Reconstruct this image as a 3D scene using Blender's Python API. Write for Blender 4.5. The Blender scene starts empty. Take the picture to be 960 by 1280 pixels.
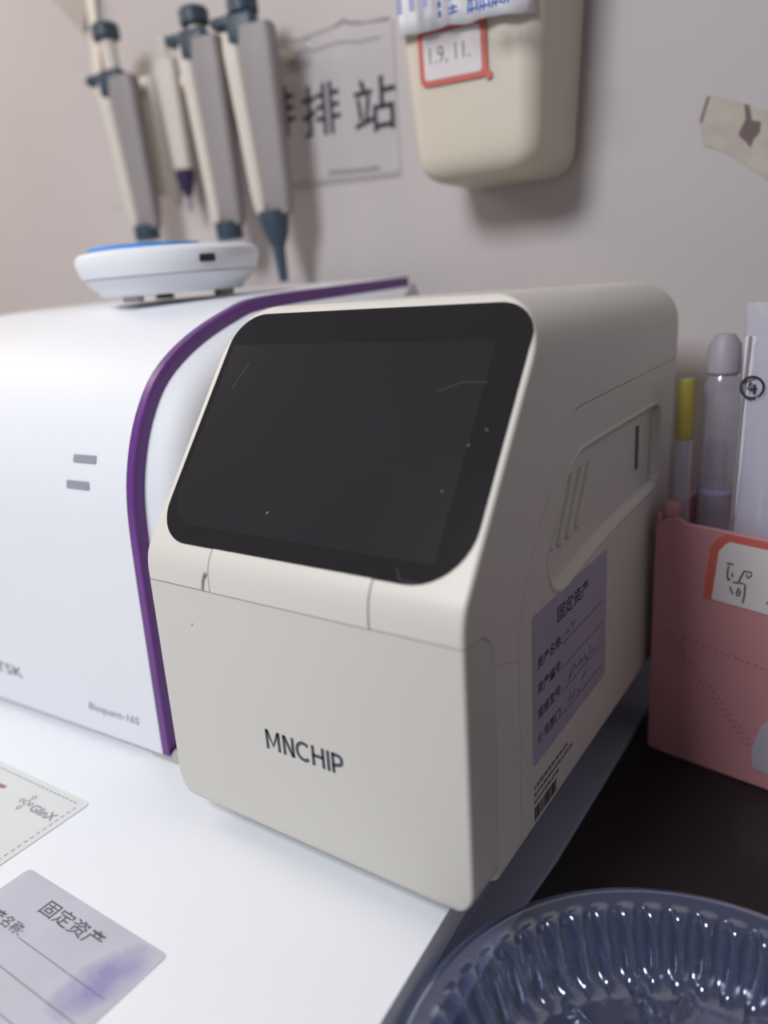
import bpy, bmesh, math, random
from mathutils import Vector, Matrix
S = bpy.context.scene
C = S.collection
random.seed(4)
R = math.radians

# ------------------------------------------------------------------ camera
def cam_axes(yaw, pitch, roll):
    cy, sy, cp, sp = math.cos(yaw), math.sin(yaw), math.cos(pitch), math.sin(pitch)
    f = Vector((sy*cp, cy*cp, sp)); r = Vector((cy, -sy, 0)); u = r.cross(f)
    c, s = math.cos(roll), math.sin(roll)
    return r*c + u*s, u*c - r*s, f
cd = bpy.data.cameras.new('camera'); cam = bpy.data.objects.new('camera', cd); C.objects.link(cam)
r_, u_, f_ = cam_axes(-0.60933, -0.28116, -0.06544)
M = Matrix((r_, u_, -f_)).transposed().to_4x4(); M.translation = Vector((0.34029, -0.25287, 0.30022))
cam.matrix_world = M
cd.sensor_fit = 'VERTICAL'; cd.sensor_height = 48.0; cd.lens = 951.05/1280*48.0
cd.clip_start = 0.01
cd.dof.use_dof = True; cd.dof.focus_distance = 0.43; cd.dof.aperture_fstop = 4.0
S.camera = cam
# ------------------------------------------------------------------ light
S.view_settings.view_transform = 'Standard'; S.view_settings.look = 'None'
S.view_settings.exposure = 0.0; S.view_settings.gamma = 1.0; S.view_settings.use_curve_mapping = False
w = bpy.data.worlds.new('room_light'); S.world = w; w.use_nodes = True
bg = w.node_tree.nodes['Background']; bg.inputs[0].default_value = (0.90, 0.83, 0.88, 1); bg.inputs[1].default_value = 0.22
def area(name, loc, target, size, power, col, sizey=None):
    d = bpy.data.lights.new(name, 'AREA'); o = bpy.data.objects.new(name, d); C.objects.link(o)
    d.energy = power; d.color = col; d.size = size
    if sizey: d.shape = 'RECTANGLE'; d.size_y = sizey
    o.location = loc; o.rotation_euler = (Vector(target) - Vector(loc)).to_track_quat('-Z', 'Y').to_euler()
    return o
area('ceiling_lamp', (-0.10, -0.82, 1.02), (0.0, 0.05, 0.05), 0.36, 12.5, (0.96, 0.97, 1.0))
area('warm_left_fill', (-1.35, 0.0, 1.1), (-0.2, 0.4, 0.4), 0.5, 7.0, (1.0, 0.84, 0.66))  # added warm fill from the left for wall, bin and pipettes

# ------------------------------------------------------------------ materials
def mat(name, col, rough=0.5, bump=0.0, bscale=300, metal=0.0, spec=0.5, var=0.0, vscale=6, coat=0.0):
    m = bpy.data.materials.new(name); m.use_nodes = True; nt = m.node_tree; b = nt.nodes['Principled BSDF']
    b.inputs['Base Color'].default_value = (*col, 1); b.inputs['Roughness'].default_value = rough
    b.inputs['Metallic'].default_value = metal; b.inputs['Specular IOR Level'].default_value = spec
    b.inputs['Coat Weight'].default_value = coat
    if bump or var:
        tc = nt.nodes.new('ShaderNodeTexCoord')
    if bump:
        n = nt.nodes.new('ShaderNodeTexNoise'); n.inputs['Scale'].default_value = bscale; n.inputs['Detail'].default_value = 3
        bp = nt.nodes.new('ShaderNodeBump'); bp.inputs['Strength'].default_value = bump; bp.inputs['Distance'].default_value = 0.001
        nt.links.new(tc.outputs['Object'], n.inputs['Vector']); nt.links.new(n.outputs['Fac'], bp.inputs['Height'])
        nt.links.new(bp.outputs['Normal'], b.inputs['Normal'])
    if var:
        n2 = nt.nodes.new('ShaderNodeTexNoise'); n2.inputs['Scale'].default_value = vscale; n2.inputs['Detail'].default_value = 4
        rp = nt.nodes.new('ShaderNodeValToRGB')
        rp.color_ramp.elements[0].color = (*[c*(1-var) for c in col], 1); rp.color_ramp.elements[1].color = (*[min(1, c*(1+var)) for c in col], 1)
        rp.color_ramp.elements[0].position = .3; rp.color_ramp.elements[1].position = .7
        nt.links.new(tc.outputs['Object'], n2.inputs['Vector']); nt.links.new(n2.outputs['Fac'], rp.inputs['Fac'])
        nt.links.new(rp.outputs['Color'], b.inputs['Base Color'])
    return m
def srgb(r, g, b):
    f = lambda c: (c/255/12.92 if c <= 10 else ((c/255+.055)/1.055)**2.4)
    return (f(r), f(g), f(b))
def clear(name, tint, rough=0.06, film=0.12, filmcol=(.6, .68, .85), gloss=0.12):
    """thin clear plastic: transparent + milky film + fresnel gloss"""
    m = bpy.data.materials.new(name); m.use_nodes = True; nt = m.node_tree; nt.nodes.clear()
    out = nt.nodes.new('ShaderNodeOutputMaterial'); t = nt.nodes.new('ShaderNodeBsdfTransparent'); t.inputs[0].default_value = (*tint, 1)
    d = nt.nodes.new('ShaderNodeBsdfDiffuse'); d.inputs[0].default_value = (*filmcol, 1)
    g = nt.nodes.new('ShaderNodeBsdfGlossy'); g.inputs['Roughness'].default_value = rough; g.inputs[0].default_value = (1, 1, 1, 1)
    lw = nt.nodes.new('ShaderNodeLayerWeight'); lw.inputs['Blend'].default_value = 0.25
    mp = nt.nodes.new('ShaderNodeMapRange'); mp.inputs['To Min'].default_value = gloss*.4; mp.inputs['To Max'].default_value = min(1, gloss*5)
    m1 = nt.nodes.new('ShaderNodeMixShader'); m1.inputs[0].default_value = film
    m2 = nt.nodes.new('ShaderNodeMixShader')
    L = nt.links.new
    L(t.outputs[0], m1.inputs[1]); L(d.outputs[0], m1.inputs[2]); L(lw.outputs['Facing'], mp.inputs['Value'])
    L(mp.outputs[0], m2.inputs[0]); L(m1.outputs[0], m2.inputs[1]); L(g.outputs[0], m2.inputs[2]); L(m2.outputs[0], out.inputs[0])
    return m
m_wall = mat('wall_paint', (.53, .49, .49), .8, .15, 120, var=.04, vscale=3)
m_bench = mat('white_laminate', (.815, .85, .90), .42, .04, 500, var=.01)
m_edge = mat('grey_edge_band', (.70, .73, .80), .5, .1, 300, var=.08, vscale=30)
m_cab = mat('grey_cabinet_panel', (.34, .37, .46), .5, .1, 200, var=.08, vscale=12)
m_dark = mat('black_countertop', (.012, .009, .011), .55, .1, 200, var=.3, vscale=10)
m_abs = mat('ivory_plastic', (.66, .635, .585), .42, .05, 1500, var=.012, vscale=9)
m_absd = mat('ivory_plastic_groove', (.30, .28, .26), .6, .02)
m_slotd = mat('dark_slot_plastic', (.10, .095, .10), .6, .02)
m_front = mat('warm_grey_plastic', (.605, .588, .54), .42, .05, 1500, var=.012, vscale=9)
m_base = mat('grey_plinth_plastic', (.45, .43, .42), .55, .05, 400)
m_glass = mat('black_screen_glass', (.014, .0135, .015), .09, 0, spec=.55, var=.1)
m_lcd = mat('unlit_display', (.019, .0185, .021), .12, 0, spec=.55, var=.1, vscale=4)
m_ink = mat('grey_logo_ink', (.062, .066, .085), .5, .02)
m_black = mat('black_ink', (.02, .018, .03), .6, .02)
m_inkp = mat('faded_ink', (.16, .13, .17), .6, .02)
m_white = mat('white_gloss_plastic', (.77, .795, .84), .55, .03, 800, spec=.3, var=.01)
m_purple = mat('purple_trim_plastic', (.135, .035, .225), .35, .03, 800, var=.05)
m_slot = mat('grey_indicator_plastic', (.30, .31, .36), .4, .03)
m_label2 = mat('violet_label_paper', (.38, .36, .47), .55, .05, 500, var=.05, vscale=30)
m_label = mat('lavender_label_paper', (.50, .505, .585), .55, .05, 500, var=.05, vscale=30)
m_card = mat('pale_card_paper', (.68, .71, .71), .45, .05, 500, var=.02, vscale=20)
m_dgrey = mat('grey_print', (.30, .31, .33), .6, .02)
m_redp = mat('dull_red_print', (.35, .16, .16), .6, .02)
m_pipgrey = mat('grey_handle_plastic', (.29, .262, .262), .5, .03, var=.03)
m_pipcream = mat('cream_handle_plastic', (.66, .61, .545), .5, .03, var=.03)
m_pipblue = mat('slate_blue_plastic', (.035, .060, .088), .45, .03, var=.1)
m_tip = mat('dark_purple_plastic', (.035, .02, .07), .45, .03)
m_blue = mat('bright_blue_rubber', (.07, .28, .72), .5, .03)
m_bin = mat('cream_bin_plastic', (.62, .565, .475), .5, .04, 600, var=.02)
m_sign = mat('sign_paper', (.50, .47, .48), .5, .03, var=.04, vscale=15)
m_red = mat('red_frame_print', (.55, .12, .09), .5, .03, var=.06)
m_paper = mat('white_sticker_paper', (.66, .62, .63), .5, .03, var=.03, vscale=30)
m_pink = mat('pink_plastic', (.52, .245, .26), .5, .06, 300, var=.05, vscale=18)
m_pinkd = mat('pink_emboss', (.38, .15, .17), .55, .03)
m_tape = mat('yellowed_tape', (.47, .43, .37), .6, .05, var=.12, vscale=60)
m_blot = mat('brown_stain', (.16, .11, .11), .7, .05, var=.2)
m_bag = mat('white_bag_film', (.70, .70, .74), .35, .08, 90, var=.04, vscale=30)
m_bluep = mat('blue_bag_print', (.06, .13, .42), .5, .02)
m_lilac = mat('lilac_bag_print', (.34, .33, .52), .5, .02)
m_yellow = mat('yellow_plastic', (.36, .30, .06), .5, .02)
m_tray = clear('clear_tray_plastic', (.80, .86, .97), .12, .055, (.22, .34, .74), .18)
m_bottle = clear('clear_bottle_plastic', (.90, .89, .95), .12, .30, (.62, .60, .70), .12)
m_film = clear('clear_packet_film', (.93, .93, .97), .12, .45, (.70, .69, .78), .10)
m_acry = clear('clear_acrylic', (.93, .92, .93), .08, .12, (.7, .68, .68), .08)

# ------------------------------------------------------------------ builders
def link(name, me, m, parent=None):
    o = bpy.data.objects.new(name, me); C.objects.link(o)
    if m is not None and not me.materials: me.materials.append(m)
    if parent is not None: o.parent = parent
    return o
def smooth(me, ang=35):
    for p in me.polygons: p.use_smooth = True
    me.set_sharp_from_angle(angle=R(ang))
def finish(bm, name, m, parent=None, ang=35, flat=False):
    bmesh.ops.recalc_face_normals(bm, faces=bm.faces[:])
    me = bpy.data.meshes.new(name); bm.to_mesh(me); bm.free()
    if not flat: smooth(me, ang)
    return link(name, me, m, parent)
def bake(o, ang=35):
    """apply the object's modifiers"""
    dg = bpy.context.evaluated_depsgraph_get(); dg.update()
    me = bpy.data.meshes.new_from_object(o.evaluated_get(dg)); o.modifiers.clear(); o.data = me; smooth(me, ang); return o
def cut(o, cutters, ang=35):
    for c in cutters:
        md = o.modifiers.new('cut', 'BOOLEAN'); md.object = c; md.operation = 'DIFFERENCE'; md.solver = 'EXACT'
    bake(o, ang)
    for c in cutters: bpy.data.objects.remove(c)
    wn = o.modifiers.new('wn', 'WEIGHTED_NORMAL'); wn.keep_sharp = True; wn.weight = 80
    return o
def thing(name, label, cat, loc=(0, 0, 0), rz=0, group=None):
    o = bpy.data.objects.new(name, None); C.objects.link(o); o.empty_display_size = .02
    o.location = loc; o.rotation_euler = (0, 0, rz); return tag(o, label, cat, group)
def tag(o, label, cat, group=None):
    o['label'] = label; o['category'] = cat
    if group: o['group'] = group
    return o
def add_box(bm, lo, hi, bev=0.0, seg=2, mtx=None):
    b = bmesh.new(); bmesh.ops.create_cube(b, size=1)
    lo, hi = Vector(lo), Vector(hi)
    for v in b.verts: v.co = Vector([(lo[i]+hi[i])/2 + v.co[i]*(hi[i]-lo[i]) for i in range(3)])
    if bev: bmesh.ops.bevel(b, geom=b.edges[:], offset=bev, segments=seg, affect='EDGES', profile=.5)
    merge(bm, b, mtx)
def merge(bm, b, mtx=None):
    if mtx is not None: bmesh.ops.transform(b, matrix=mtx, verts=b.verts[:])
    me = bpy.data.meshes.new('tmp'); b.to_mesh(me); b.free(); bm.from_mesh(me); bpy.data.meshes.remove(me)
def box(name, lo, hi, m, parent=None, bev=0.0, seg=2, mtx=None):
    bm = bmesh.new(); add_box(bm, lo, hi, bev, seg, mtx); return finish(bm, name, m, parent)
def loft(bm, rings, cap0=True, cap1=True, closed=True):
    rows = [[bm.verts.new(p) for p in r] for r in rings]
    n = len(rows[0])
    for a, b in zip(rows, rows[1:]):
        for i in range(n if closed else n-1):
            j = (i+1) % n
            bm.faces.new((a[i], a[j], b[j], b[i]))
    if cap0: bm.faces.new(rows[0][::-1])
    if cap1: bm.faces.new(rows[-1])
    return rows
def ring_xy(x0, x1, y0, y1, z, rf, rb, n=5):
    """rounded rectangle, front corners rf, back corners rb"""
    P = []
    for cx, cy, r, a0 in ((x0+rf, y0+rf, rf, 180), (x1-rf, y0+rf, rf, 270), (x1-rb, y1-rb, rb, 0), (x0+rb, y1-rb, rb, 90)):
        for k in range(n+1):
            a = R(a0 + 90*k/n); P.append((cx + r*math.cos(a), cy + r*math.sin(a), z))
    return P
def rrect(x0, x1, y0, y1, r, n=6):
    P = []
    rs = r if isinstance(r, (list, tuple)) else (r,)*4      # bl, br, tr, tl
    for (cx, cy, q, a0) in ((x0+rs[0], y0+rs[0], rs[0], 180), (x1-rs[1], y0+rs[1], rs[1], 270), (x1-rs[2], y1-rs[2], rs[2], 0), (x0+rs[3], y1-rs[3], rs[3], 90)):
        for k in range(n+1):
            a = R(a0+90*k/n); P.append((cx+q*math.cos(a), cy+q*math.sin(a)))
    return P
def offset_poly(P, d):
    """inset a closed CCW polygon by d"""
    n = len(P); Q = []
    for i in range(n):
        a, b, c = Vector(P[i-1]), Vector(P[i]), Vector(P[(i+1) % n])
        e1 = (b-a); e2 = (c-b)
        if e1.length < 1e-9: e1 = e2
        if e2.length < 1e-9: e2 = e1
        n1 = Vector((-e1.y, e1.x)).normalized(); n2 = Vector((-e2.y, e2.x)).normalized()
        nn = (n1+n2); nn = nn.normalized() if nn.length > 1e-6 else n1
        k = d/max(.35, nn.dot(n1)); Q.append((b.x+nn.x*k, b.y+nn.y*k))
    return Q
def prism(name, poly, d0, d1, frame, m, parent=None, bev=0.0, ang=35):
    """polygon (u,v) extruded from depth d0 to d1 along the frame's third axis; bev chamfers the d1 rim"""
    bm = bmesh.new(); f = lambda u, v, d: frame @ Vector((u, v, d))
    rings = [[f(u, v, d0) for u, v in poly]]
    if bev:
        rings.append([f(u, v, d1-bev) for u, v in poly]); q = offset_poly(poly, bev*.35); rings.append([f(u, v, d1-bev*.3) for u, v in q]); q = offset_poly(poly, bev); rings.append([f(u, v, d1) for u, v in q])
    else: rings.append([f(u, v, d1) for u, v in poly])
    loft(bm, rings); o = finish(bm, name, m, parent, ang); nb = len(poly)
    if nb > 4:
        for p in o.data.polygons:
            if p.loop_total == nb:
                for li in p.loop_indices: o.data.edges[o.data.loops[li].edge_index].use_edge_sharp = True
    return o
def frame(origin, u, v):
    u, v = Vector(u).normalized(), Vector(v).normalized(); n = u.cross(v)
    F = Matrix((u, v, n)).transposed().to_4x4(); F.translation = Vector(origin); return F
def lathe(bm, prof, n=32, mtx=None, cap0=True, cap1=True):
    b = bmesh.new()
    rings = [[(r*math.cos(2*math.pi*k/n), r*math.sin(2*math.pi*k/n), z) for k in range(n)] for r, z in prof]
    loft(b, rings, cap0, cap1); merge(bm, b, mtx)
def lathe_obj(name, prof, m, parent=None, n=32, mtx=None, cap0=True, cap1=True, ang=35):
    bm = bmesh.new(); lathe(bm, prof, n, mtx, cap0, cap1); return finish(bm, name, m, parent, ang)
def text(body, size, m, F, parent, name='lettering', width=None, align='LEFT', bold=0.0, ex=0.00006, shear=0, spacing=1.0):
    """flat print: lettering meshed on the plane F, origin at its lower left (or centre)"""
    c = bpy.data.curves.new('t', 'FONT'); c.body = body; c.size = size; c.offset = bold; c.shear = shear; c.space_character = spacing
    c.resolution_u = 3
    o = bpy.data.objects.new('t', c); C.objects.link(o)
    dg = bpy.context.evaluated_depsgraph_get(); dg.update()
    me = bpy.data.meshes.new_from_object(o.evaluated_get(dg)); bpy.data.objects.remove(o); bpy.data.curves.remove(c)
    xs = [v.co.x for v in me.vertices]; ys = [v.co.y for v in me.vertices]
    x0, x1 = min(xs), max(xs); sx = (width/(x1-x0)) if width else 1
    dx = -x0 if align == 'LEFT' else -(x0+x1)/2
    for v in me.vertices: v.co = F @ Vector(((v.co.x+dx)*sx, v.co.y-min(0, 0), ex))
    me.materials.clear(); me.name = name
    return link(name, me, m, parent)
def strokes(name, lines, wid, F, m, parent, d=0.0001, th=0.0001):
    """print made of ribbon strokes, joined at their bends"""
    bm = bmesh.new()
    for L in lines:
        P = [Vector(p) for p in L]
        side = []
        for i, p in enumerate(P):
            t = (P[min(i+1, len(P)-1)] - P[max(i-1, 0)]).normalized(); n = Vector((-t.y, t.x))*wid/2
            side.append((p+n, p-n))
        for (a, b), (c, e) in zip(side, side[1:]):
            bm.faces.new([bm.verts.new(F @ Vector((q.x, q.y, d))) for q in (b, e, c, a)])
    o = finish(bm, name, m, parent, flat=True); return o
def plate(name, poly, th, F, m, parent=None, d=0.0):
    return prism(name, poly, d, d+th, F, m, parent)
def tube_cutter(path, w, depth, F):
    """square-section bar along a path on plane F, straddling it, to carve a groove"""
    bm = bmesh.new(); P = [Vector(p) for p in path]; rings = []
    for i, p in enumerate(P):
        t = (P[min(i+1, len(P)-1)] - P[max(i-1, 0)]).normalized(); n = Vector((-t.y, t.x))*w/2
        a, b = p+n, p-n
        rings.append([F @ Vector((a.x, a.y, .004)), F @ Vector((b.x, b.y, .004)), F @ Vector((b.x, b.y, -depth)), F @ Vector((a.x, a.y, -depth))])
    loft(bm, rings); return finish(bm, 'cutter', m_absd, None, flat=True)
def crspline(P, n):
    out = []
    for i in range(len(P)-1):
        p0, p1, p2, p3 = Vector(P[max(i-1, 0)]), Vector(P[i]), Vector(P[i+1]), Vector(P[min(i+2, len(P)-1)])
        for k in range(n):
            t = k/n
            out.append(tuple(.5*((2*p1)+(p2-p0)*t+(2*p0-5*p1+4*p2-p3)*t*t+(3*p1-p0-3*p2+p3)*t**3)))
    out.append(tuple(P[-1])); return out

# ================================================================== SETTING
WY = 0.44
def structure(o): o['kind'] = 'structure'; return o
structure(box('wall_back', (-2.2, WY, -.9), (1.6, WY+.1, 1.9), m_wall))
structure(box('floor', (-2.2, -1.6, -.95), (1.6, WY+.1, -.9), mat('grey_floor_vinyl', (.30, .29, .28), .5, .1, 60, var=.1)))

# lower black counter
tag(box('countertop', (-1.6, -.62, -.085), (1.3, WY-.002, -.045), m_dark, None, .003), 'black lower countertop under the pink box and the clear tray', 'countertop')
for_cab = thing('counter_cabinet', 'grey cabinet hidden beneath the black countertop', 'cabinet', (0, 0, -.9))
box('body', (-1.55, -.55, 0), (1.25, WY-.01, .814), m_cab, for_cab)
# raised white bench: slab with grey edge, side panel standing on the counter
bench = thing('raised_bench', 'white laminate raised bench top with grey edge, carrying both instruments', 'bench', (0, 0, -.045))
xe = lambda y: .1789 - .0700*y
T = -.045
def bench_slab():
    y0, y1 = -.50, WY-.003
    poly = [(-1.2, y0), (xe(y0), y0), (xe(y1), y1), (-1.2, y1)]
    F = frame((0, 0, 0), (1, 0, 0), (0, 1, 0))
    o = prism('bench_top', [(x, y) for x, y in poly], -.002, 0, F, m_bench, bench); o.matrix_parent_inverse = bench.matrix_world.inverted()
    return poly
bench.location = (0, 0, 0)
poly = bench_slab()
FT = frame((0, 0, 0), (1, 0, 0), (0, 1, 0))
prism('edge_band', [(-1.2, -.5), (xe(-.5)-.0002, -.5), (xe(WY)-.0002, WY-.003), (-1.2, WY-.003)], -.019, -.00205, FT, m_edge, bench)
prism('side_panel', [(-1.19, -.49), (xe(-.49)-.006, -.49), (xe(WY)-.006, WY-.004), (-1.19, WY-.004)], -.0448, -.0191, FT, m_cab, bench)

prism('added_grey_band', [(.150, -.46), (.190, -.46), (.190, .06), (.193, .12), (.193, .42), (.150, .42)], -.0448, -.0422, FT, m_cab, bench, .0008)  # added flat strip, puts a soft grey band on the counter beside the bench

# ================================================================== ANALYSER (cream box with slanted black screen)
an = thing('benchtop_analyzer', 'cream benchtop analyser with slanted black screen, in the middle of the photo', 'analyzer')
W, D, ZB, ZT = .2, .332, .0145, .296
RB, RT = .015, .030
def inset_x(z, RB=.015):
    if z < ZB+RB: t = (ZB+RB-z)/RB; return RB*(1-math.sqrt(max(0, 1-t*t)))
    if z > ZT-RT: t = (z-(ZT-RT))/RT; return RT*(1-math.sqrt(max(0, 1-t*t)))
    return 0
def yfront(z):
    if z <= .158: return 0.0
    if z <= .175:
        t = (z-.158)/.017; return .0043*(t*t*(.55)+.45*t**4)
    y = .0115 + .75*(z-.1846)
    if z > ZT-.003: y += .003*(1-math.sqrt(max(0, 1-((z-(ZT-.003))/.003)**2)))
    return y
def yback(z):
    r = .02; y = D + .020*min(1, max(0, z-.03)/.22)
    if z > ZT-r: t = (z-(ZT-r))/r; y -= r*(1-math.sqrt(max(0, 1-t*t)))
    return y
ZD = .1545                                            # seam above the front door
def ydoor(z):
    r = .017
    if z > ZD-r: t = (z-(ZD-r))/r; return .0268 - r*(1-math.sqrt(max(0, 1-t*t)))*.95
    return .0268
def lv(a, b, n): return [a+(b-a)*k/n for k in range(n+1)]
arc = lambda z0, r, n, up: [(z0 + r*math.sin(math.pi/2*k/n)) if up else (z0 + r*(1-math.cos(math.pi/2*k/n))) for k in range(n+1)]
# front door
bm = bmesh.new(); rings = []
for z in sorted(set(arc(ZB, RB, 8, False) + lv(ZB+RB, ZD-.017, 3) + arc(ZD-.017, .0166, 6, True))):
    i = inset_x(z); e = max(0, (ZB+.003-z)); rings.append(ring_xy(i, W-i, e*.8, ydoor(z), z, .0022, .0006, 4))
loft(bm, rings); door = finish(bm, 'front_door', m_front, an, 40)
md = door.modifiers.new('wn', 'WEIGHTED_NORMAL'); md.keep_sharp = True; md.weight = 80
# shell
bm = bmesh.new(); rings = []
zs = sorted(set([round(z, 5) for z in arc(ZB, .007, 6, False) + [ZB+RB] + lv(ZB+RB, ZD-.017, 3) + arc(ZD-.017, .0166, 6, True)]))
for z in zs:
    i = inset_x(z, .007); rings.append(ring_xy(i, W-i, ydoor(z)+.0006, yback(z), z, .0006, .02, 6))
zu = [ZD+.0004] + lv(.156, .176, 8) + lv(.186, ZT-RT, 6) + [ZT-RT+RT*math.sin(math.pi/2*k/9) for k in range(1, 10)] + [ZT-.003+.003*math.sin(math.pi/2*k/4) for k in range(4)]
for z in sorted(set(round(z, 5) for z in zu)):
    i = inset_x(z); rings.append(ring_xy(i, W-i, yfront(z), yback(z), z, .0024, .02, 6))
loft(bm, rings); shell = finish(bm, 'shell', m_abs, an, 40)
FS = frame((W, 0, 0), (0, 1, 0), (0, 0, 1))           # right side plane: u = y, v = z, out = +x
rec = [(.1085, .1433), (.0985, .1475), (.0915, .1590), (.0930, .1725), (.1065, .1905), (.1185, .2035), (.1330, .2100), (.1535, .2122), (.2700, .2138), (.2880, .2120), (.2930, .2050), (.2930, .1680), (.2890, .1595), (.2800, .1560), (.1843, .1516), (.1203, .1438)]
recs = crspline(rec+[rec[0]], 3)[:-1]
def ccw(P):
    a = sum(P[i-1][0]*P[i][1]-P[i][0]*P[i-1][1] for i in range(len(P))); return P if a > 0 else P[::-1]
recs = ccw(recs)
def recess_cutter():
    bm = bmesh.new(); f = lambda P, d: [FS @ Vector((u, v, d)) for u, v in P]
    loft(bm, [f(offset_poly(recs, .0050), -.0042), f(offset_poly(recs, .0030), -.0036), f(offset_poly(recs, .0008), -.0009), f(recs, 0), f(recs, .005)])
    return finish(bm, 'cutter', m_abs, None)
cutters = [recess_cutter()]
cutters.append(tube_cutter([(.054, .010), (.0535, .1255)], .0007, .0008, FS))
cutters.append(tube_cutter([(.0262, .1350), (.0537, .1257)], .0006, .0006, FS))
cutters.append(tube_cutter([(.0535, .1255), (.0538, .1375), (.0575, .151), (.0650, .165), (.0790, .1845), (.0950, .203)], .0005, .0005, FS))
cutters.append(tube_cutter([(.1270, .2350), (.1340, .2364), (.365, .2416)], .0007, .0008, FS))
cut(shell, cutters)
# raised bead around the recess
rw = []
for off, h_ in ((-.0030, -.0004), (-.0026, .0003), (-.0018, .0006), (-.0008, .0006), (.0001, .0001), (.0006, -.0012)):
    rw.append([FS @ Vector((u, v, h_)) for u, v in offset_poly(recs, off)])
bm = bmesh.new(); loft(bm, rw, False, False); finish(bm, 'recess_bead', m_abs, an, 60)
# side recess details: vent ribs and slot
for a, b in (((.1219, .1975), (.1018, .1654)), ((.1337, .1998), (.1130, .1640)), ((.1474, .2005), (.1259, .1645)), ((.1610, .2010), (.1394, .1665))):
    dv = Vector(b)-Vector(a); L = dv.length; F = FS @ Matrix.Translation((a[0], a[1], -.0044)) @ Matrix.Rotation(math.atan2(dv.y, dv.x), 4, 'Z')
    prism('vent_rib', rrect(0, L, -.0026, .0026, .0025, 4), 0, .0022, F, m_abs, an, .0012)
prism('latch_slot', rrect(-.0032, .0032, 0, .030, .002, 4), -.0046, -.0037, FS @ Matrix.Translation((.2535, .1745, 0)), m_slotd, an)
# hinge cover between the seams, a hair proud of the lip below the screen
def strip(x0, x1, off, name, m, ztop=.1772, zbot=ZD+.0004):
    bm = bmesh.new(); rings = []
    Z = lv(zbot, ztop, 12)
    n = 12
    for k in range(n+1):
        z = Z[k]; rings.append([(x0, yfront(z)-off, z), (x1, yfront(z)-off, z), (x1, yfront(z)+.002, z), (x0, yfront(z)+.002, z)])
    loft(bm, rings); return finish(bm, name, m, an, 40)
strip(.0500, .1512, .0005, 'hinge_cover', m_abs)
strip(.0488, .0500, .00015, 'seam', m_absd); strip(.1512, .1518, .00012, 'seam', m_absd)
box('seam', (.0012, .0004, ZD-.0012), (W-.0012, .02, ZD+.0008), m_absd, an)
# chip at the left end of the hinge cover, dirt specks
FF = frame((0, 0, 0), (1, 0, 0), (0, 0, 1))           # front plane: u = x, v = z, out = -y
chip = strokes('chip_mark', [[(.0440, .1552), (.0450, .1605), (.0470, .1640)], [(.0468, .1632), (.0478, .1660)]], .0013, FF, m_absd, an, .0007)
strokes('dirt_speck', [[(.0312, .1316), (.0316, .1334)]], .0009, FF, m_absd, an, .00012)
# screen
so = Vector((0, .0115, .1846)); sv = Vector((0, .75, 1)).normalized()
FC = frame(so, (1, 0, 0), sv)
scr = ccw(rrect(.0046, .1970, -.0098, .1342, (.023, .030, .021, .021), 10))
screen = prism('screen', scr, -.0005, .0006, FC, m_glass, an, .0005)
plate('display', ccw(rrect(.0090, .180, .0010, .113, (.019, .001, .001, .001), 6)), .00005, FC, m_lcd, screen, .00061)
for l in ([(.0775, .0133), (.0783, .0144)], [(.1800, .058), (.1806, .0585)], [(.1735, .0350), (.1742, .0352)], [(.1870, .0660), (.1875, .0666)]):
    strokes('dust_speck', [l], .0006, FC, m_dgrey, screen, .0007)
m_scr = mat('scratch_grey', (.07, .07, .075), .5, .02)
for l in ([(.020, .083), (.0230, .092), (.0265, .101)], [(.1560, .0850), (.1680, .0905), (.1810, .0905)], [(.1620, -.003), (.1655, -.0078), (.1740, -.0085)]):
    strokes('scratch', [l], .00022, FC, m_scr, screen, .0007)
# plinth / feet
box('plinth', (.010, .032, 0.0005), (.168, .318, ZB+.001), m_base, an, .002)
def c_arc(cx, cy, rx, ry, a0, a1, n=14): return [(cx+rx*math.cos(R(a0+(a1-a0)*k/n)), cy+ry*math.sin(R(a0+(a1-a0)*k/n))) for k in range(n+1)]
h = .0118
glyphs = {'M': [[(0, 0), (0, h)], [(.0003, h*.96), (.0047, h*.22), (.0091, h*.96)], [(.0094, 0), (.0094, h)]],
          'N': [[(.0137, 0), (.0137, h)], [(.0140, h*.96), (.0202, h*.04)], [(.0205, 0), (.0205, h)]],
          'C': [c_arc(.0289, h*.5, .0052, h*.5-.0009, 48, 312)],
          'H': [[(.0360, 0), (.0360, h)], [(.0360, h*.52), (.0434, h*.52)], [(.0434, 0), (.0434, h)]],
          'I': [[(.0472, 0), (.0472, h)]],
          'P': [[(.0507, 0), (.0507, h)], [(.0507, h-.0010), (.0545, h-.0010)] + c_arc(.0545, h*.685, .0026, h*.315-.0010, 90, -90, 8) + [(.0507, h*.37)]]}
for ch in 'MNCHIP':
    strokes('letter', [[(x*.875, y) for x, y in l] for l in glyphs[ch]], .0020, FF @ Matrix.Translation((.0785, .0700, 0)), m_ink, an, .00015)
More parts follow.
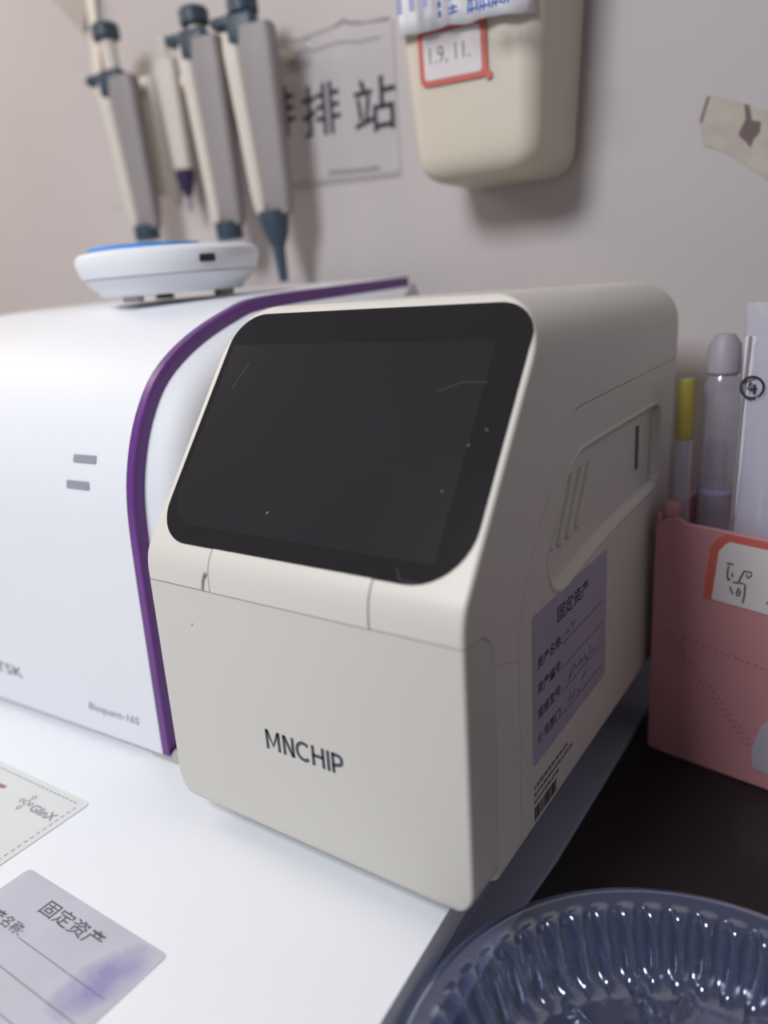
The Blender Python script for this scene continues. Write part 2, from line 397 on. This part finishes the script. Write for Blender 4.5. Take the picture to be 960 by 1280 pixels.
# asset label on the side
def asset_label(F, parent, name, wd, ht, ink, m_label=m_label):
    """u right, v up, origin at the upper left corner"""
    lab = plate(name, ccw(rrect(0, wd, -ht, 0, .003, 4)), .00015, F, m_label, parent)
    d = .0002
    Fd = F @ Matrix.Translation((0, 0, d))
    text('固定资产', .0098, ink, Fd @ Matrix.Translation((.0335, -.0158, 0)), lab, width=.0475, bold=.00010)
    rows = ['资产名称:', '资产编号:', '规格型号:', '使用部门:']
    for k, s in enumerate(rows):
        y = -.0312-.0146*k
        text(s, .0072, ink, Fd @ Matrix.Translation((.0065, y, 0)), lab, width=.0330, bold=.00006)
        strokes('rule_line', [[(.0405, y-.0005), (wd-.006, y-.0005)]], .0004, Fd, ink, lab, 0.00005)
    return lab, Fd
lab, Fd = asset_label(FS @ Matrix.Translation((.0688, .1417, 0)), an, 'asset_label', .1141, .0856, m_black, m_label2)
def scribble(n, x0, y0, w_, h_):
    L = []
    for k in range(n):
        x = x0 + w_*k/n; L.append([(x, y0+random.uniform(0, h_)), (x+random.uniform(.3, 1)*w_/n, y0+random.uniform(0, h_)), (x+random.uniform(0, .8)*w_/n, y0+random.uniform(0, h_))])
    return L
strokes('handwriting', scribble(5, .042, -.0300, .018, .006), .0005, Fd, m_inkp, lab, .0001)
strokes('handwriting', scribble(7, .050, -.0595, .045, .008), .0009, Fd, m_inkp, lab, .0001)
strokes('handwriting', scribble(4, .048, -.0740, .030, .008), .0008, Fd, m_inkp, lab, .0001)
# serial sticker: text lines and bar code
ser = plate('serial_sticker', rrect(0, .060, -.0255, .0015, .001, 2), .0001, FS @ Matrix.Translation((.0665, .0470, 0)), m_abs, an)
Fs = FS @ Matrix.Translation((.0665, .0470, .00015))
for y, x1, wl in ((-.0040, .050, .0007), (-.0085, .056, .0007), (-.0130, .034, .0006)):
    L = []; x = .0035
    while x < x1:
        q = random.uniform(.002, .0055); L += [[(x, y), (x+q, y)]]; x += q + .001
    strokes('small_print', L, .0022, Fs, m_inkp, ser, .00005)
L = []; x = .004
while x < .034:
    q = random.choice((.0005, .0009, .0013)); L.append([(x, -.0245), (x, -.0165)]); x += q+.0008
strokes('barcode', L, .0010, Fs, m_black, ser, .00005)

# ================================================================== PURPLE-TRIMMED INSTRUMENT
th = R(3.1)
pd = thing('white_instrument', 'big white instrument with a curved purple edge, left of the cream analyser', 'instrument', (-.048, .030, 0), th)
front = [(0.0, .0060), (.0002, .034), (.001, .0926), (.0016, .1369), (.0033, .1788), (.0091, .2080), (.021, .2359), (.0403, .2606), (.0721, .2803), (.1139, .2955), (.150, .3026), (.2566, .3080), (.3700, .3128)]
fc = crspline(front, 4)
prof = ccw([(.3700, .0060)] + fc[:] if False else fc + [(.3700, .0060)])
def ring_at(x, d):
    q = offset_poly(prof, min(d, .024)) if d <= .024 else offset_poly(offset_poly(prof, .02), d-.02)
    return [(x, y, max(z, .0060)) for y, z in q]
bm = bmesh.new()
rl = .034; XL = -.335
rings = [ring_at(XL + rl*(1-math.cos(R(a))), rl*(1-math.sin(R(a)))) for a in (6, 20, 35, 50, 65, 78, 90)] + [ring_at(-.0065, 0)]
loft(bm, rings); body = finish(bm, 'shell', m_white, pd, 40)
# purple rim band
bm = bmesh.new()
loft(bm, [ring_at(-.0060, 0), ring_at(-.0008, 0), ring_at(0, .0008), ring_at(0, .0088), ring_at(-.006, .0090)], False, False); finish(bm, 'purple_trim', m_purple, pd, 40)
# white rounded side cover bulging out inside the purple band
def bulge(x, d): return [(q[0], q[1], max(q[2], .0020)) for q in ring_at(x, d)]
bm = bmesh.new()
loft(bm, [bulge(-.004, .0089), bulge(.0030, .0091), bulge(.0090, .0102), bulge(.0150, .0128), bulge(.0195, .0170), bulge(.0225, .0220), bulge(.0245, .0290), bulge(.0250, .0360)], False, True); finish(bm, 'side_cover', m_white, pd, 50)
box('plinth', (XL+.03, .022, .0005), (-.016, .36, .0080), m_slot, pd)  # darker grey put in to deepen the shade line under the shell
prism('side_slab', ccw(rrect(-.030, .041, .002, .30, .014, 5)), .0005, .0085, FT, m_base, pd, .003)  # low flat grey slab under the side cover
FP = frame((0, 0, 0), (1, 0, 0), (0, 0, 1))
def on_front(u, z, d=0):                                # a frame on the curved front at height z
    k = min(range(len(fc)-1), key=lambda i: abs(fc[i][1]-z)); a, b = Vector(fc[k]), Vector(fc[k+1]); t = (b-a).normalized()
    y = a.x + (b.x-a.x)*((z-a.y)/max(1e-6, b.y-a.y))
    return frame((u, y, z), (1, 0, 0), (0, t.x, t.y)) @ Matrix.Translation((0, 0, d))
for u, z in ((-.0575, .2085), (-.0635, .1918)):
    prism('indicator_slot', rrect(0, .0225, -.0028, .0028, .001, 3), -.002, .0006, on_front(u, z), m_slot, pd, .0004)
text('BITSK', .0125, m_inkp, on_front(-.2020, .0310, .0003), pd, width=.0490)
text('Bioquant-16S', .0085, m_slot, on_front(-.0780, .0235, .0003), pd, width=.0530, shear=.2)

# ================================================================== PUCK (round white device) on top
pk = thing('round_mixer', 'round white low device with blue top pad, standing on the white instrument', 'mixer', (-.048+.17*-math.sin(th)-.111*math.cos(th), .030+.17*math.cos(th)-.105*math.sin(th), .3072))
tilt = Matrix.Rotation(R(1.5), 4, 'X')
lathe_obj('housing', [(r*.735, z*.87) for r, z in [(.060, .0035), (.074, .0035), (.0775, .005), (.0795, .0075), (.080, .0085), (.0865, .013), (.0925, .019), (.0935, .0197), (.0940, .0205), (.0975, .0285), (.0990, .034), (.0980, .0385), (.094, .0415), (.084, .043), (.045, .0438)]], m_white, pk, 72, tilt)
lathe_obj('seam', [(r*.735, z*.87) for r, z in [(.0930, .0192), (.0942, .0196), (.0942, .0202), (.0930, .0206)]], m_slot, pk, 72, tilt, False, False)
lathe_obj('top_pad', [(.045, .0370), (.045, .0405), (.0435, .0418), (.020, .0420)], m_blue, pk, 48, tilt @ Matrix.Translation((-.020, -.006, 0)))
for a in (30, 150, 270): lathe_obj('foot', [(.008, -.0012), (.008, .004)], m_base, pk, 16, tilt @ Matrix.Translation(((.042)*math.cos(R(a)), (.042)*math.sin(R(a)), 0)))
a = R(-19); F = tilt @ frame((.0722*math.cos(a), .0722*math.sin(a), .0265), (-math.sin(a), math.cos(a), 0), (.18*math.cos(a), .18*math.sin(a), 1))
prism('port', rrect(-.006, .006, -.0028, .0028, .001, 3), -.001, .0012, F, m_black, pk)

# ================================================================== PIPETTES and rack on the wall
def lean(o, ax): o.rotation_euler = (0, -R(ax), R(20)); return o
def body_loft(x0t, x1t, x0b, x1b, dt, db, z0, z1, n=10):
    x0t, x1t, x0b, x1b = (1.15*q for q in (x0t, x1t, x0b, x1b))
    bm = bmesh.new(); rings = []
    for k in range(n+1):
        t = k/n; z = z0+(z1-z0)*t; s = t
        e = .0 if 0 < k < n else .0015
        x0 = x0b+(x0t-x0b)*s+e; x1 = x1b+(x1t-x1b)*s-e; d = db+(dt-db)*s-e
        rings.append([(x, y, z) for x, y in rrect(x0, x1, -d, d, min(.006, d*.7, (x1-x0)*.45), 4)])
    loft(bm, rings); return bm
def pipette(label, top, bottom, rod, hook_z, body0, body1, shaft=None, ax=4.0, blue=m_pipblue, tipm=None, group=None, scale=1.0):
    """heights measured from the foot of the handle; local -x is the finger hook side"""
    t = thing('pipette', label, 'pipette', bottom, 0, group); lean(t, ax)
    L = (Vector(top)-Vector(bottom)).length
    finish(body_loft(-.006*scale, .023*scale, -.004*scale, .017*scale, .013, .010, body0, body1), 'handle', m_pipgrey, t)
    finish(body_loft(-.020*scale, -.0055*scale, -.015*scale, -.0035*scale, .010, .008, body0+.004, body1-.002), 'cream_strip', m_pipcream, t)  # paler cream strip along the hook side of the handle
    bm = bmesh.new()
    add_box(bm, (-.017, -.011, hook_z-.028), (.012, .011, hook_z), .004, 3)
    add_box(bm, (-.034, -.009, hook_z-.011), (-.010, .009, hook_z-.001), .004, 3)
    finish(bm, 'finger_hook', blue, t)
    lathe_obj('plunger_rod', [(.0085, hook_z-.002), (.0085, L-.012)], m_pipcream, t, 20)
    lathe_obj('push_button', [(.012, L-.016), (.0150, L-.014), (.0155, L-.003), (.0130, L)], blue, t, 24)
    if shaft is None:
        lathe_obj('collar', [(.0135, 0), (.0145, .003), (.0145, body0+.004)], blue, t, 24)
    else:
        c = shaft['collar']; lathe_obj('collar', [(.0075, -c), (.012, -c*.62), (.0150, -.001), (.0150, body0+.004)], blue, t, 24)
        lathe_obj('shaft', [(.0048, -c-shaft['len']), (.0068, -c+.002)], blue, t, 20)
    return t
g = 'pipettes hanging on the wall rack'
pipette('pipette with slate blue button, hanging furthest left above the round white device', (-.4349, .385, .602), (-.4169, .385, .3760), .03, .181, .012, .172, None, 4.6, group=g)
pipette('slate blue pipette second from the right, its collar just above the round device', (-.2966, .385, .587), (-.2837, .385, .3650), .02, .203, .014, .193, None, 3.6, group=g)
pipette('rightmost pipette, largest, with a bare slate blue shaft pointing down', (-.2307, .385, .582), (-.2185, .385, .3790), .02, .190, .004, .176, {'collar': .026, 'len': .036}, 3.6, group=g, scale=1.12)
# slimmer one behind, white with dark purple cone
t = thing('pipette', 'slim white pipette with dark purple tip cone, hanging behind between the others', 'pipette', (-.3710, .412, .4440), 0, g); lean(t, 3.0)
finish(body_loft(-.013, .011, -.009, .009, .009, .008, 0, .118), 'handle', m_pipcream, t)
lathe_obj('tip_cone', [(.004, -.024), (.0105, -.004), (.0110, .004)], m_tip, t, 24)
lathe_obj('shaft', [(.0022, -.040), (.0036, -.022)], m_pipgrey, t, 16)
lathe_obj('plunger_rod', [(.004, .116), (.004, .142)], m_pipcream, t, 16)
# rack
rk = thing('pipette_rack', 'pale wall rack with hooks behind the hanging pipettes', 'rack', (-.33, WY, .53))
box('back_rail', (-.125, -.004, -.004), (.135, -.0005, .022), m_acry, rk, .001)
for x, y in ((-.097, -.040), (-.046, -.014), (.040, -.040), (.105, -.040)):
    bm = bmesh.new(); add_box(bm, (x-.010, y+.004 if y < -.02 else y+.006, .004), (x+.010, -.0035, .012), .002); finish(bm, 'hook', m_pipcream, rk)
bp = box('test_tube_holder', (-.4330, .408, .4230), (-.4080, WY-.001, .5550), m_pipcream, None, .008, 3)
bp.name = 'holder_block'; tag(bp, 'pale upright holder on the wall right of the leftmost pipette', 'holder')

# ================================================================== WALL SIGN, POUCH, TAPE, MARK
FWL = frame((0, WY, 0), (1, 0, 0), (0, 0, 1))
sg = thing('wall_sign', 'grey paper wall sign in clear sleeve with big black Chinese characters', 'sign', (-.20, WY, .41))
Fw = frame((.20, 0, -.41), (1, 0, 0), (0, 0, 1))
plate('paper', [(-.345, .420), (-.096, .411), (-.096, .545), (-.20, .558), (-.345, .568)], .0008, Fw, m_sign, sg, .0004)
box('sleeve_edge', (-.150, -.0045, .004), (.104, -.0008, .0085), m_acry, sg, .001, mtx=Matrix.Rotation(R(2.2), 4, 'Y'))
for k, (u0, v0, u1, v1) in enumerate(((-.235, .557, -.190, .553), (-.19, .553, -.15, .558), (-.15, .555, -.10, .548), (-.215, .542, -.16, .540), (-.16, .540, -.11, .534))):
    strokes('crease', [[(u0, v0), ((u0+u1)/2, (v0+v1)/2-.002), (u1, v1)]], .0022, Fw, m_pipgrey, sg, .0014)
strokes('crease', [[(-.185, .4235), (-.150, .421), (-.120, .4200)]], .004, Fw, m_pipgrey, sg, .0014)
for s, u in (('枪', -.330), ('排', -.2790), ('排', -.2135), ('站', -.1465)):
    text(s, .0520, m_black, Fw @ Matrix.Translation((u + .006*(s == '排' and u < -.25), .4640 - .10*(u+.21), 0)), sg, width=.0500, bold=.0006, ex=.0014)
F = FWL
tp = plate('tape_scrap', ccw([(.1915, .4310), (.1850, .4090), (.1880, .3960), (.2050, .3880), (.2200, .3775), (.2420, .3600), (.262, .352), (.266, .40), (.2450, .4090), (.2334, .4125), (.2160, .4205)]), .0006, F, m_tape, None, .0003)
tag(tp, 'yellowed torn paper tape scrap with brown blot, stuck on the wall top right', 'tape')
plate('stain', ccw([(.2163, .4201), (.2180, .4099), (.2135, .4000), (.2148, .3975), (.2195, .3930), (.2228, .3885), (.2245, .3940), (.2288, .3988), (.2290, .4060), (.2226, .4080), (.2200, .4190)]), .0001, F, m_blot, tp, .00092)
strokes('stain', [[(.1905, .4300), (.1870, .4190), (.1855, .4120)]], .0022, F, m_blot, tp, .00095)
mk = strokes('wall_stain', [[(-.5385, .4270), (-.5325, .4262)]], .004, F, m_pipgrey, None, .0003); tag(mk, 'small dark scuff on the wall left of the leftmost pipette', 'stain')
# grey plastic pouch hanging top left
pc = thing('hanging_pouch', 'grey plastic pouch corner hanging at the top left of the wall', 'pouch', (-.56, WY-.004, .6))
Fp = frame((.56, 0, -.6), (1, 0, 0), (0, 0, 1))
plate('film', ccw([(-.640, .720), (-.500, .720), (-.535, .640), (-.5427, .6288), (-.555, .640)]), .0010, Fp, m_pipgrey, pc)
plate('strap', ccw([(-.536, .560), (-.520, .560), (-.505, .720), (-.521, .720)]), .0012, Fp, m_pipcream, pc, .0014)

# ================================================================== WALL BIN
bn = thing('wall_bin', 'cream plastic bin hung on the wall, with red framed sticker', 'bin', (.035, WY, .385))
bm = bmesh.new(); rings = []
def binring(z, e=0, top=False):
    zb, r = .3860, .020
    t = max(0, (zb+r-z)/r); i = r*(1-math.sqrt(max(0, 1-t*t)))*.9 + e
    dr = (z-.38)*.06
    return [(x-.035, y-WY, z-.385) for x, y, _ in ring_xy(-.0250+i-dr, .0840-i+dr, .349+i-dr, WY-.002-e, z, .017, .006, 7)]
zz = [.3860 + .020*(1-math.cos(R(a))) for a in (8, 25, 40, 55, 70, 90)] + [.42, .46, .50, .56, .575]
for z in zz: rings.append(binring(z))
rings.append(binring(.577, .001)); rings.append(binring(.575, .003)); rings += [binring(z, .003) for z in (.50, .42, .40)]
loft(bm, rings); finish(bm, 'tub', m_bin, bn, 40)
# sticker, set on the front, tilted
Fb = frame((.0190-.035, .3425-WY, .4760-.385), (1, 0, -.03), (0, -.06, 1))
fr = plate('sticker', ccw(rrect(-.0300, .0300, -.0200, .0200, .005, 4)), .0006, Fb, m_red, bn, .0008)
plate('sticker_face', ccw(rrect(-.0255, .0255, -.0160, .0160, .003, 4)), .0002, Fb, m_paper, fr, .0015)
plate('sticker_tab', ccw(rrect(.0275, .0335, -.0225, -.0165, .0025, 4)), .0004, Fb, m_red, fr, .0009)
text('1.9, 11.', .0165, m_inkp, Fb @ Matrix.Translation((-.0200, -.0045, 0)), fr, width=.036, ex=.0018)
# white printed bag folded over the rim
bg_ = thing('bin_bag', 'white plastic bag with blue print, folded over the bin front', 'bag', (.035, .345, .49))
bm = bmesh.new(); rows = []
for j in range(9):
    v = j/8; row = []
    for k in range(25):
        u = k/24; x = -.0290 + u*.117
        zb = .4945 - .0055*u + .0008*math.sin(u*19); z = zb + v*.085
        dx = max(0, .018 - (x+.0300), .018 - (.0890-x))/.018
        y = .3400 - (z-.40)*.06 + .018*(1-math.sqrt(max(0, 1-min(1, dx)**2))) - .0015*math.sin(u*31+v*3) - .002
        row.append((x-.035, y-.345, z-.49))
    rows.append(row)
loft(bm, rows, False, False, False); o = finish(bm, 'film', m_bag, bg_, 60); sd = o.modifiers.new('s', 'SOLIDIFY'); sd.thickness = .0008
Fg = frame((-.035, -.0105, -.498), (1, 0, 0), (0, -.06, 1))
bl = [[(x, z), (x, z+q)] for x, z, q in [(.020+.0065*k, .5010, .05) for k in range(0)]]
L1 = []; L2 = []
for k in range(3):
    x = -.004+.011*k; L2 += [[(x, .508), (x, .565)]]
for cx in (.030, .041):
    z = .5000
    while z < .57:
        h = .0058 if cx > .035 else .0040; ww = .0075 if cx > .035 else .003
        L1 += [[(cx-ww/2, z), (cx+ww/2, z)], [(cx-ww/2, z+h*.5), (cx+ww/2, z+h*.5)], [(cx, z-h*.2), (cx, z+h*.9)]]; z += h*1.5
for k in range(4):
    x = .053+.0095*k
    L1 += [[(x, .4985), (x+.007, .4985)], [(x+.003, .4960), (x+.003, .509)], [(x, .5045), (x+.0075, .5045)], [(x, .496), (x+.001, .5075)], [(x+.0075, .4965), (x+.0068, .508)]]
strokes('print', L1, .0016, Fg, m_bluep, bg_, .0002); strokes('print', L2, .0050, Fg, m_lilac, bg_, .0002)

# ================================================================== TABLE LABEL AND CARD
m_tink = mat('grey_label_ink', (.11, .11, .14), .6, .02)
tl = thing('table_label', 'lavender asset label stuck flat on the white bench, bottom left', 'label', (-.0412, -.0787, 0), .003)
Ft = frame((0, 0, .0002), (1, 0, 0), (0, 1, 0))
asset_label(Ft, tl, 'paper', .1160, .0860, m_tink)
# violet watercolour blush printed on the label
def blush(parent):
    m = bpy.data.materials.new('violet_wash_print'); m.use_nodes = True; nt = m.node_tree; b = nt.nodes['Principled BSDF']; b.inputs['Roughness'].default_value = .55
    b.inputs['Base Color'].default_value = (.33, .29, .62, 1)
    tc = nt.nodes.new('ShaderNodeTexCoord'); n = nt.nodes.new('ShaderNodeTexNoise'); n.inputs['Scale'].default_value = 55; n.inputs['Detail'].default_value = 6
    gr = nt.nodes.new('ShaderNodeTexGradient'); gr.gradient_type = 'SPHERICAL'
    mp = nt.nodes.new('ShaderNodeMapping'); mp.vector_type = 'TEXTURE'; mp.inputs['Location'].default_value = (.100, -.026, 0); mp.inputs['Scale'].default_value = (.019, .034, 1); mp.inputs['Rotation'].default_value = (0, 0, R(-14))
    mu = nt.nodes.new('ShaderNodeMath'); mu.operation = 'MULTIPLY'; rp = nt.nodes.new('ShaderNodeMapRange'); rp.inputs['From Min'].default_value = .10; rp.inputs['From Max'].default_value = .45; rp.inputs['To Max'].default_value = .5
    nt.links.new(tc.outputs['Object'], n.inputs['Vector']); nt.links.new(tc.outputs['Object'], mp.inputs['Vector']); nt.links.new(mp.outputs[0], gr.inputs[0])
    nt.links.new(gr.outputs['Fac'], mu.inputs[0]); nt.links.new(n.outputs['Fac'], mu.inputs[1]); nt.links.new(mu.outputs[0], rp.inputs['Value']); nt.links.new(rp.outputs[0], b.inputs['Alpha'])
    bm = bmesh.new(); bm.faces.new([bm.verts.new(p) for p in ((.060, -.05, .00044), (.1145, -.05, .00044), (.1145, -.002, .00044), (.060, -.002, .00044))])
    finish(bm, 'violet_wash', m, parent, flat=True)
blush(tl)
cdd = thing('paper_card', 'pale grey card with dashed border and small diamond emblem, left on the bench', 'card', (-.0606, -.0245, 0), R(1.8))
Fk = frame((0, 0, .0002), (1, 0, 0), (0, 1, 0))
plate('paper', ccw(rrect(-.150, 0.0, -.115, 0.0, .004, 4)), .0003, Fk, m_card, cdd)
L = []
for k in range(26): L.append([(-.0048, -.0075-.0042*k), (-.0048, -.0100-.0042*k)])
for k in range(34): L.append([(-.0080-.0042*k, -.0045), (-.0108-.0042*k, -.0045)])
strokes('dashed_border', L, .0009, Fk, m_dgrey, cdd, .0004)
text('GlinX', .0085, m_dgrey, Fk @ Matrix.Translation((-.0310, -.0235, .0004)), cdd, width=.0235, bold=.0002)
di = lambda x, y, s: [[(x-s, y), (x, y+s), (x+s, y), (x, y-s), (x-s, y)]]
strokes('emblem', di(-.0385, -.0195, .0026)+di(-.0385, -.0140, .0018)+di(-.0385, -.0250, .0018)+di(-.0435, -.0195, .0018)+di(-.0340, -.0195, .0016), .0010, Fk, m_dgrey, cdd, .0004)
strokes('red_print', [[(-.085, -.0175), (-.0665, -.0165)], [(-.088, -.0215), (-.069, -.0205)]], .0030, Fk, m_redp, cdd, .0004)

# ================================================================== PINK BOX AND CONTENTS
B = Vector((.2060, .2690, -.045)); ang = R(-9.57)
px = thing('pink_box', 'pink plastic open box with white sticker, at the right edge of the photo', 'box', B, ang)
BW, BD, BH = .155, .118, .1815
def wallp(name, poly, F, th=.0028): return prism(name, ccw(poly), 0, th, F, m_pink, px, .0008)
Fx = frame((0, .0028, 0), (1, 0, 0), (0, 0, 1))        # front plane, out = -y
box('base', (.003, .003, .0005), (BW-.003, BD-.003, .004), m_pink, px)
wallp('front_wall', [(0, .001), (.012, .0), (.030, -.0), (BW, .001), (BW, BH-.006), (.10, BH-.0035), (.04, BH-.0005), (.022, BH), (.016, BH+.003), (.006, BH+.001), (0, BH-.004)], Fx)
box('side_wall', (0, .0028, .001), (.0028, BD, BH+.004), m_pink, px, .0006)
box('side_wall', (BW-.0028, .0028, .001), (BW, BD, BH-.004), m_pink, px, .0006)
box('back_wall', (.0028, BD-.0028, .001), (BW-.0028, BD, BH), m_pink, px, .0006)
lathe_obj('hinge_lug', [(.004, 0), (.0055, .002), (.0055, .010), (.003, .0125)], m_pink, px, 16, Matrix.Translation((.007, .010, BH-.001)))
Fx0 = frame((0, 0, 0), (1, 0, 0), (0, 0, 1))
# embossed dots and chain pattern
def dots(path, s, name):
    bm = bmesh.new()
    for (u, v) in path: lathe(bm, [(s, 0), (s*.7, .0006), (.0001, .0008)], 8, Fx0 @ Matrix.Translation((u, v, -.0002)))
    o = finish(bm, name, m_pinkd, px); o['kind'] = 'stuff'
dots([(.024+.0044*k, .0975-.0006*k) for k in range(28)], .00115, 'embossed_dots')
dots([(.009+.0031*k, .0985-.0034*k) for k in range(24)] + [(.0125+.0031*k, .1000-.0034*k) for k in range(24)], .0012, 'embossed_chain')
# sticker with red frame and handwriting
stf = [(.0355, .1310), (.0390, .1690), (.0440, .1760), (.0490, .1790), (.128, .1750), (.134, .168), (.130, .1265)]
st = plate('sticker_frame', ccw(stf), .0003, Fx0, m_red, px, .0002)
plate('sticker_face', ccw([(.0415, .1315), (.0445, .1665), (.0480, .1715), (.0510, .1740), (.125, .1702), (.129, .165), (.1265, .1262)]), .0002, Fx0, m_paper, st, .0006)
HW = [[(0.0499, 0.159), (0.0543, 0.1593)], [(0.0514, 0.1577), (0.0508, 0.1527), (0.0513, 0.148)], [(0.0516, 0.1475), (0.0529, 0.1489)], [(0.0537, 0.1533), (0.0543, 0.1503)], [(0.0612, 0.156), (0.06, 0.1526), (0.0583, 0.1479)], [(0.0612, 0.156), (0.0659, 0.1559), (0.0656, 0.1532), (0.0638, 0.1515), (0.0627, 0.1542)], [(0.0545, 0.1466), (0.0603, 0.1473), (0.0625, 0.1467), (0.0625, 0.1398), (0.0617, 0.1335)], [(0.053, 0.1435), (0.0539, 0.1405), (0.0553, 0.1384)], [(0.0586, 0.1437), (0.0574, 0.1397), (0.058, 0.1377), (0.0594, 0.1386), (0.0597, 0.1424)], [(0.0782, 0.158), (0.0783, 0.1534)], [(0.0789, 0.1483), (0.0775, 0.1485)], [(0.0787, 0.1452), (0.0792, 0.1406)], [(0.076, 0.1372), (0.0797, 0.1375)]]
strokes('handwriting', HW, .0011, Fx0, m_black, st, .0009)
plate('clear_patch', ccw([(.0760, .0150), (.0745, .0290), (.0790, .0480), (.0850, .0560), (.12, .056), (.12, .012)]), .0004, Fx0, m_film, px, .0012)
# contents, each standing on the box floor
def inbox(u, v, z=.0045): 
    c, s = math.cos(ang), math.sin(ang); return (B.x+c*u-s*v, B.y+s*u+c*v, B.z+z)
t = thing('clear_bottle', 'clear plastic bottle with grey cap standing in the pink box', 'bottle', inbox(.0235, .0460))
lathe_obj('body', [(.0105, 0), (.0125, .002), (.0125, .200), (.0118, .205), (.0118, .265), (.0090, .272)], m_bottle, t, 32)
lathe_obj('cap', [(.0100, .2725), (.0110, .274), (.0105, .292), (.006, .299)], mat('grey_lavender_cap', (.36, .34, .39), .5, .02), t, 24)
lathe_obj('blue_ring', [(.0128, .188), (.0132, .189), (.0132, .192), (.0128, .193)], m_lilac, t, 32, None, False, False)
t = thing('yellow_capped_tube', 'slim clear tube with yellow cap in the pink box beside the analyser', 'tube', inbox(.0100, .0185))
lathe_obj('tube', [(.0045, 0), (.0055, .002), (.0055, .231)], m_bottle, t, 20)
lathe_obj('cap', [(.0058, .2315), (.0060, .233), (.0060, .268), (.005, .272)], m_yellow, t, 20)
t = thing('brown_vial', 'brown tinted vial behind the clear bottle in the pink box', 'vial', inbox(.0130, .070))
lathe_obj('glass', [(.008, 0), (.0085, .002), (.0085, .214), (.006, .222)], mat('brown_glass', (.16, .08, .075), .2, .02), t, 24)
t = thing('grey_domed_bottle', 'pale grey domed bottle behind the packet in the pink box', 'bottle', inbox(.0330, .0900))
lathe_obj('body', [(.011, 0), (.0125, .002), (.0125, .28), (.011, .292), (.006, .298)], m_bottle, t, 28)
# film packet
t = thing('film_packet', 'tall pale plastic film packet with a circled digit, in the pink box', 'packet', inbox(.0660, .0230), ang+R(4)); 
bm = bmesh.new(); rings = []
for j in range(13):
    v = j/12; z = .002+v*.318; hw = .0250+.004*math.sin(v*7); d = .0085*(math.sin(math.pi*min(1, v*.93+.05))**.6)+.0004
    sh = (v-.5)*.010
    rings.append([(sh + hw*math.cos(2*math.pi*k/28), d*math.sin(2*math.pi*k/28)*(1+.18*math.sin(k*2.3+j)), z) for k in range(28)])
loft(bm, rings); finish(bm, 'pouch', m_film, t, 50)
bm = bmesh.new(); add_box(bm, (-.0215, -.0030, .004), (.0225, .0030, .300), .002); finish(bm, 'white_insert', mat('packet_insert', (.62, .61, .70), .5, .1, 60, var=.08, vscale=40), t)
Fq = frame((-.0140, -.0050, .268), (1, 0, 0), (0, 0, 1))
cir = [(.0068*math.cos(R(a)), .0068*math.sin(R(a))) for a in range(0, 361, 24)]
strokes('circled_digit', [cir, [(-.001, .0035), (-.0025, -.001), (.0030, -.001)], [(.0014, .0020), (.0014, -.0042)]], .0016, Fq, m_black, t, .0006)
strokes('dark_edge', [[(-.0235, .006), (-.0225, .120), (-.0200, .250), (-.0175, .300)]], .0016, frame((0, -.0040, 0), (1, 0, 0), (0, 0, 1)), m_pipgrey, t, .0002)

# ================================================================== CLEAR TRAY
tr = thing('clear_tray', 'round clear plastic fluted tray on the black counter, bottom right', 'tray', (.3062, -.0225, -.0445))
RO, H = .1218, .0345
N = 728; NF = 52
def flute(a): c = math.cos(a*NF); return math.copysign(abs(c)**.6, c)
bm = bmesh.new(); rings = []
def rring(f, zf):
    return [(f(2*math.pi*k/N)*math.cos(2*math.pi*k/N), f(2*math.pi*k/N)*math.sin(2*math.pi*k/N), zf(2*math.pi*k/N)) for k in range(N)]
rings.append(rring(lambda a: RO, lambda a: H-.004))
rings.append(rring(lambda a: RO+.0004, lambda a: H-.001))
rings.append(rring(lambda a: RO-.0010, lambda a: H))
rings.append(rring(lambda a: RO-.0040, lambda a: H-.0004))
rings.append(rring(lambda a: RO-.0055, lambda a: H-.0022))
rings.append(rring(lambda a: RO-.0100, lambda a: H-.0024))
for t_ in (0, .08, .25, .5, .75, .95):
    rings.append(rring(lambda a, t_=t_: RO-.0120-.013*t_+.0030*flute(a)*(1 if t_ > 0 else .5), lambda a, t_=t_: H-.003-(H-.0075)*t_))
rings.append(rring(lambda a: RO-.0290+.0010*flute(a), lambda a: .0022))
def ribz(x, y):
    z = 0.0
    for q in (x, y):
        m = abs(((q+.5) % .034)-.017); z = max(z, .0050*max(0, 1-((.017-m)/.0032)**2) if (.017-m) < .0032 else 0)
    return z
for rr in [.0860, .0840, .0815, .078, .074, .070, .066, .062, .058, .054, .050, .046, .042, .038, .034, .030, .026, .022, .018, .014, .010, .006, .002]:
    fade = min(1, (.0862-rr)/.004)
    rings.append(rring(lambda a, rr=rr: rr, lambda a, rr=rr, fade=fade: .0012+fade*ribz(rr*math.cos(a+.5), rr*math.sin(a+.5))))
loft(bm, rings, False, True); o = finish(bm, 'bowl', m_tray, tr, 60); sd = o.modifiers.new('s', 'SOLIDIFY'); sd.thickness = .0006; sd.offset = 1
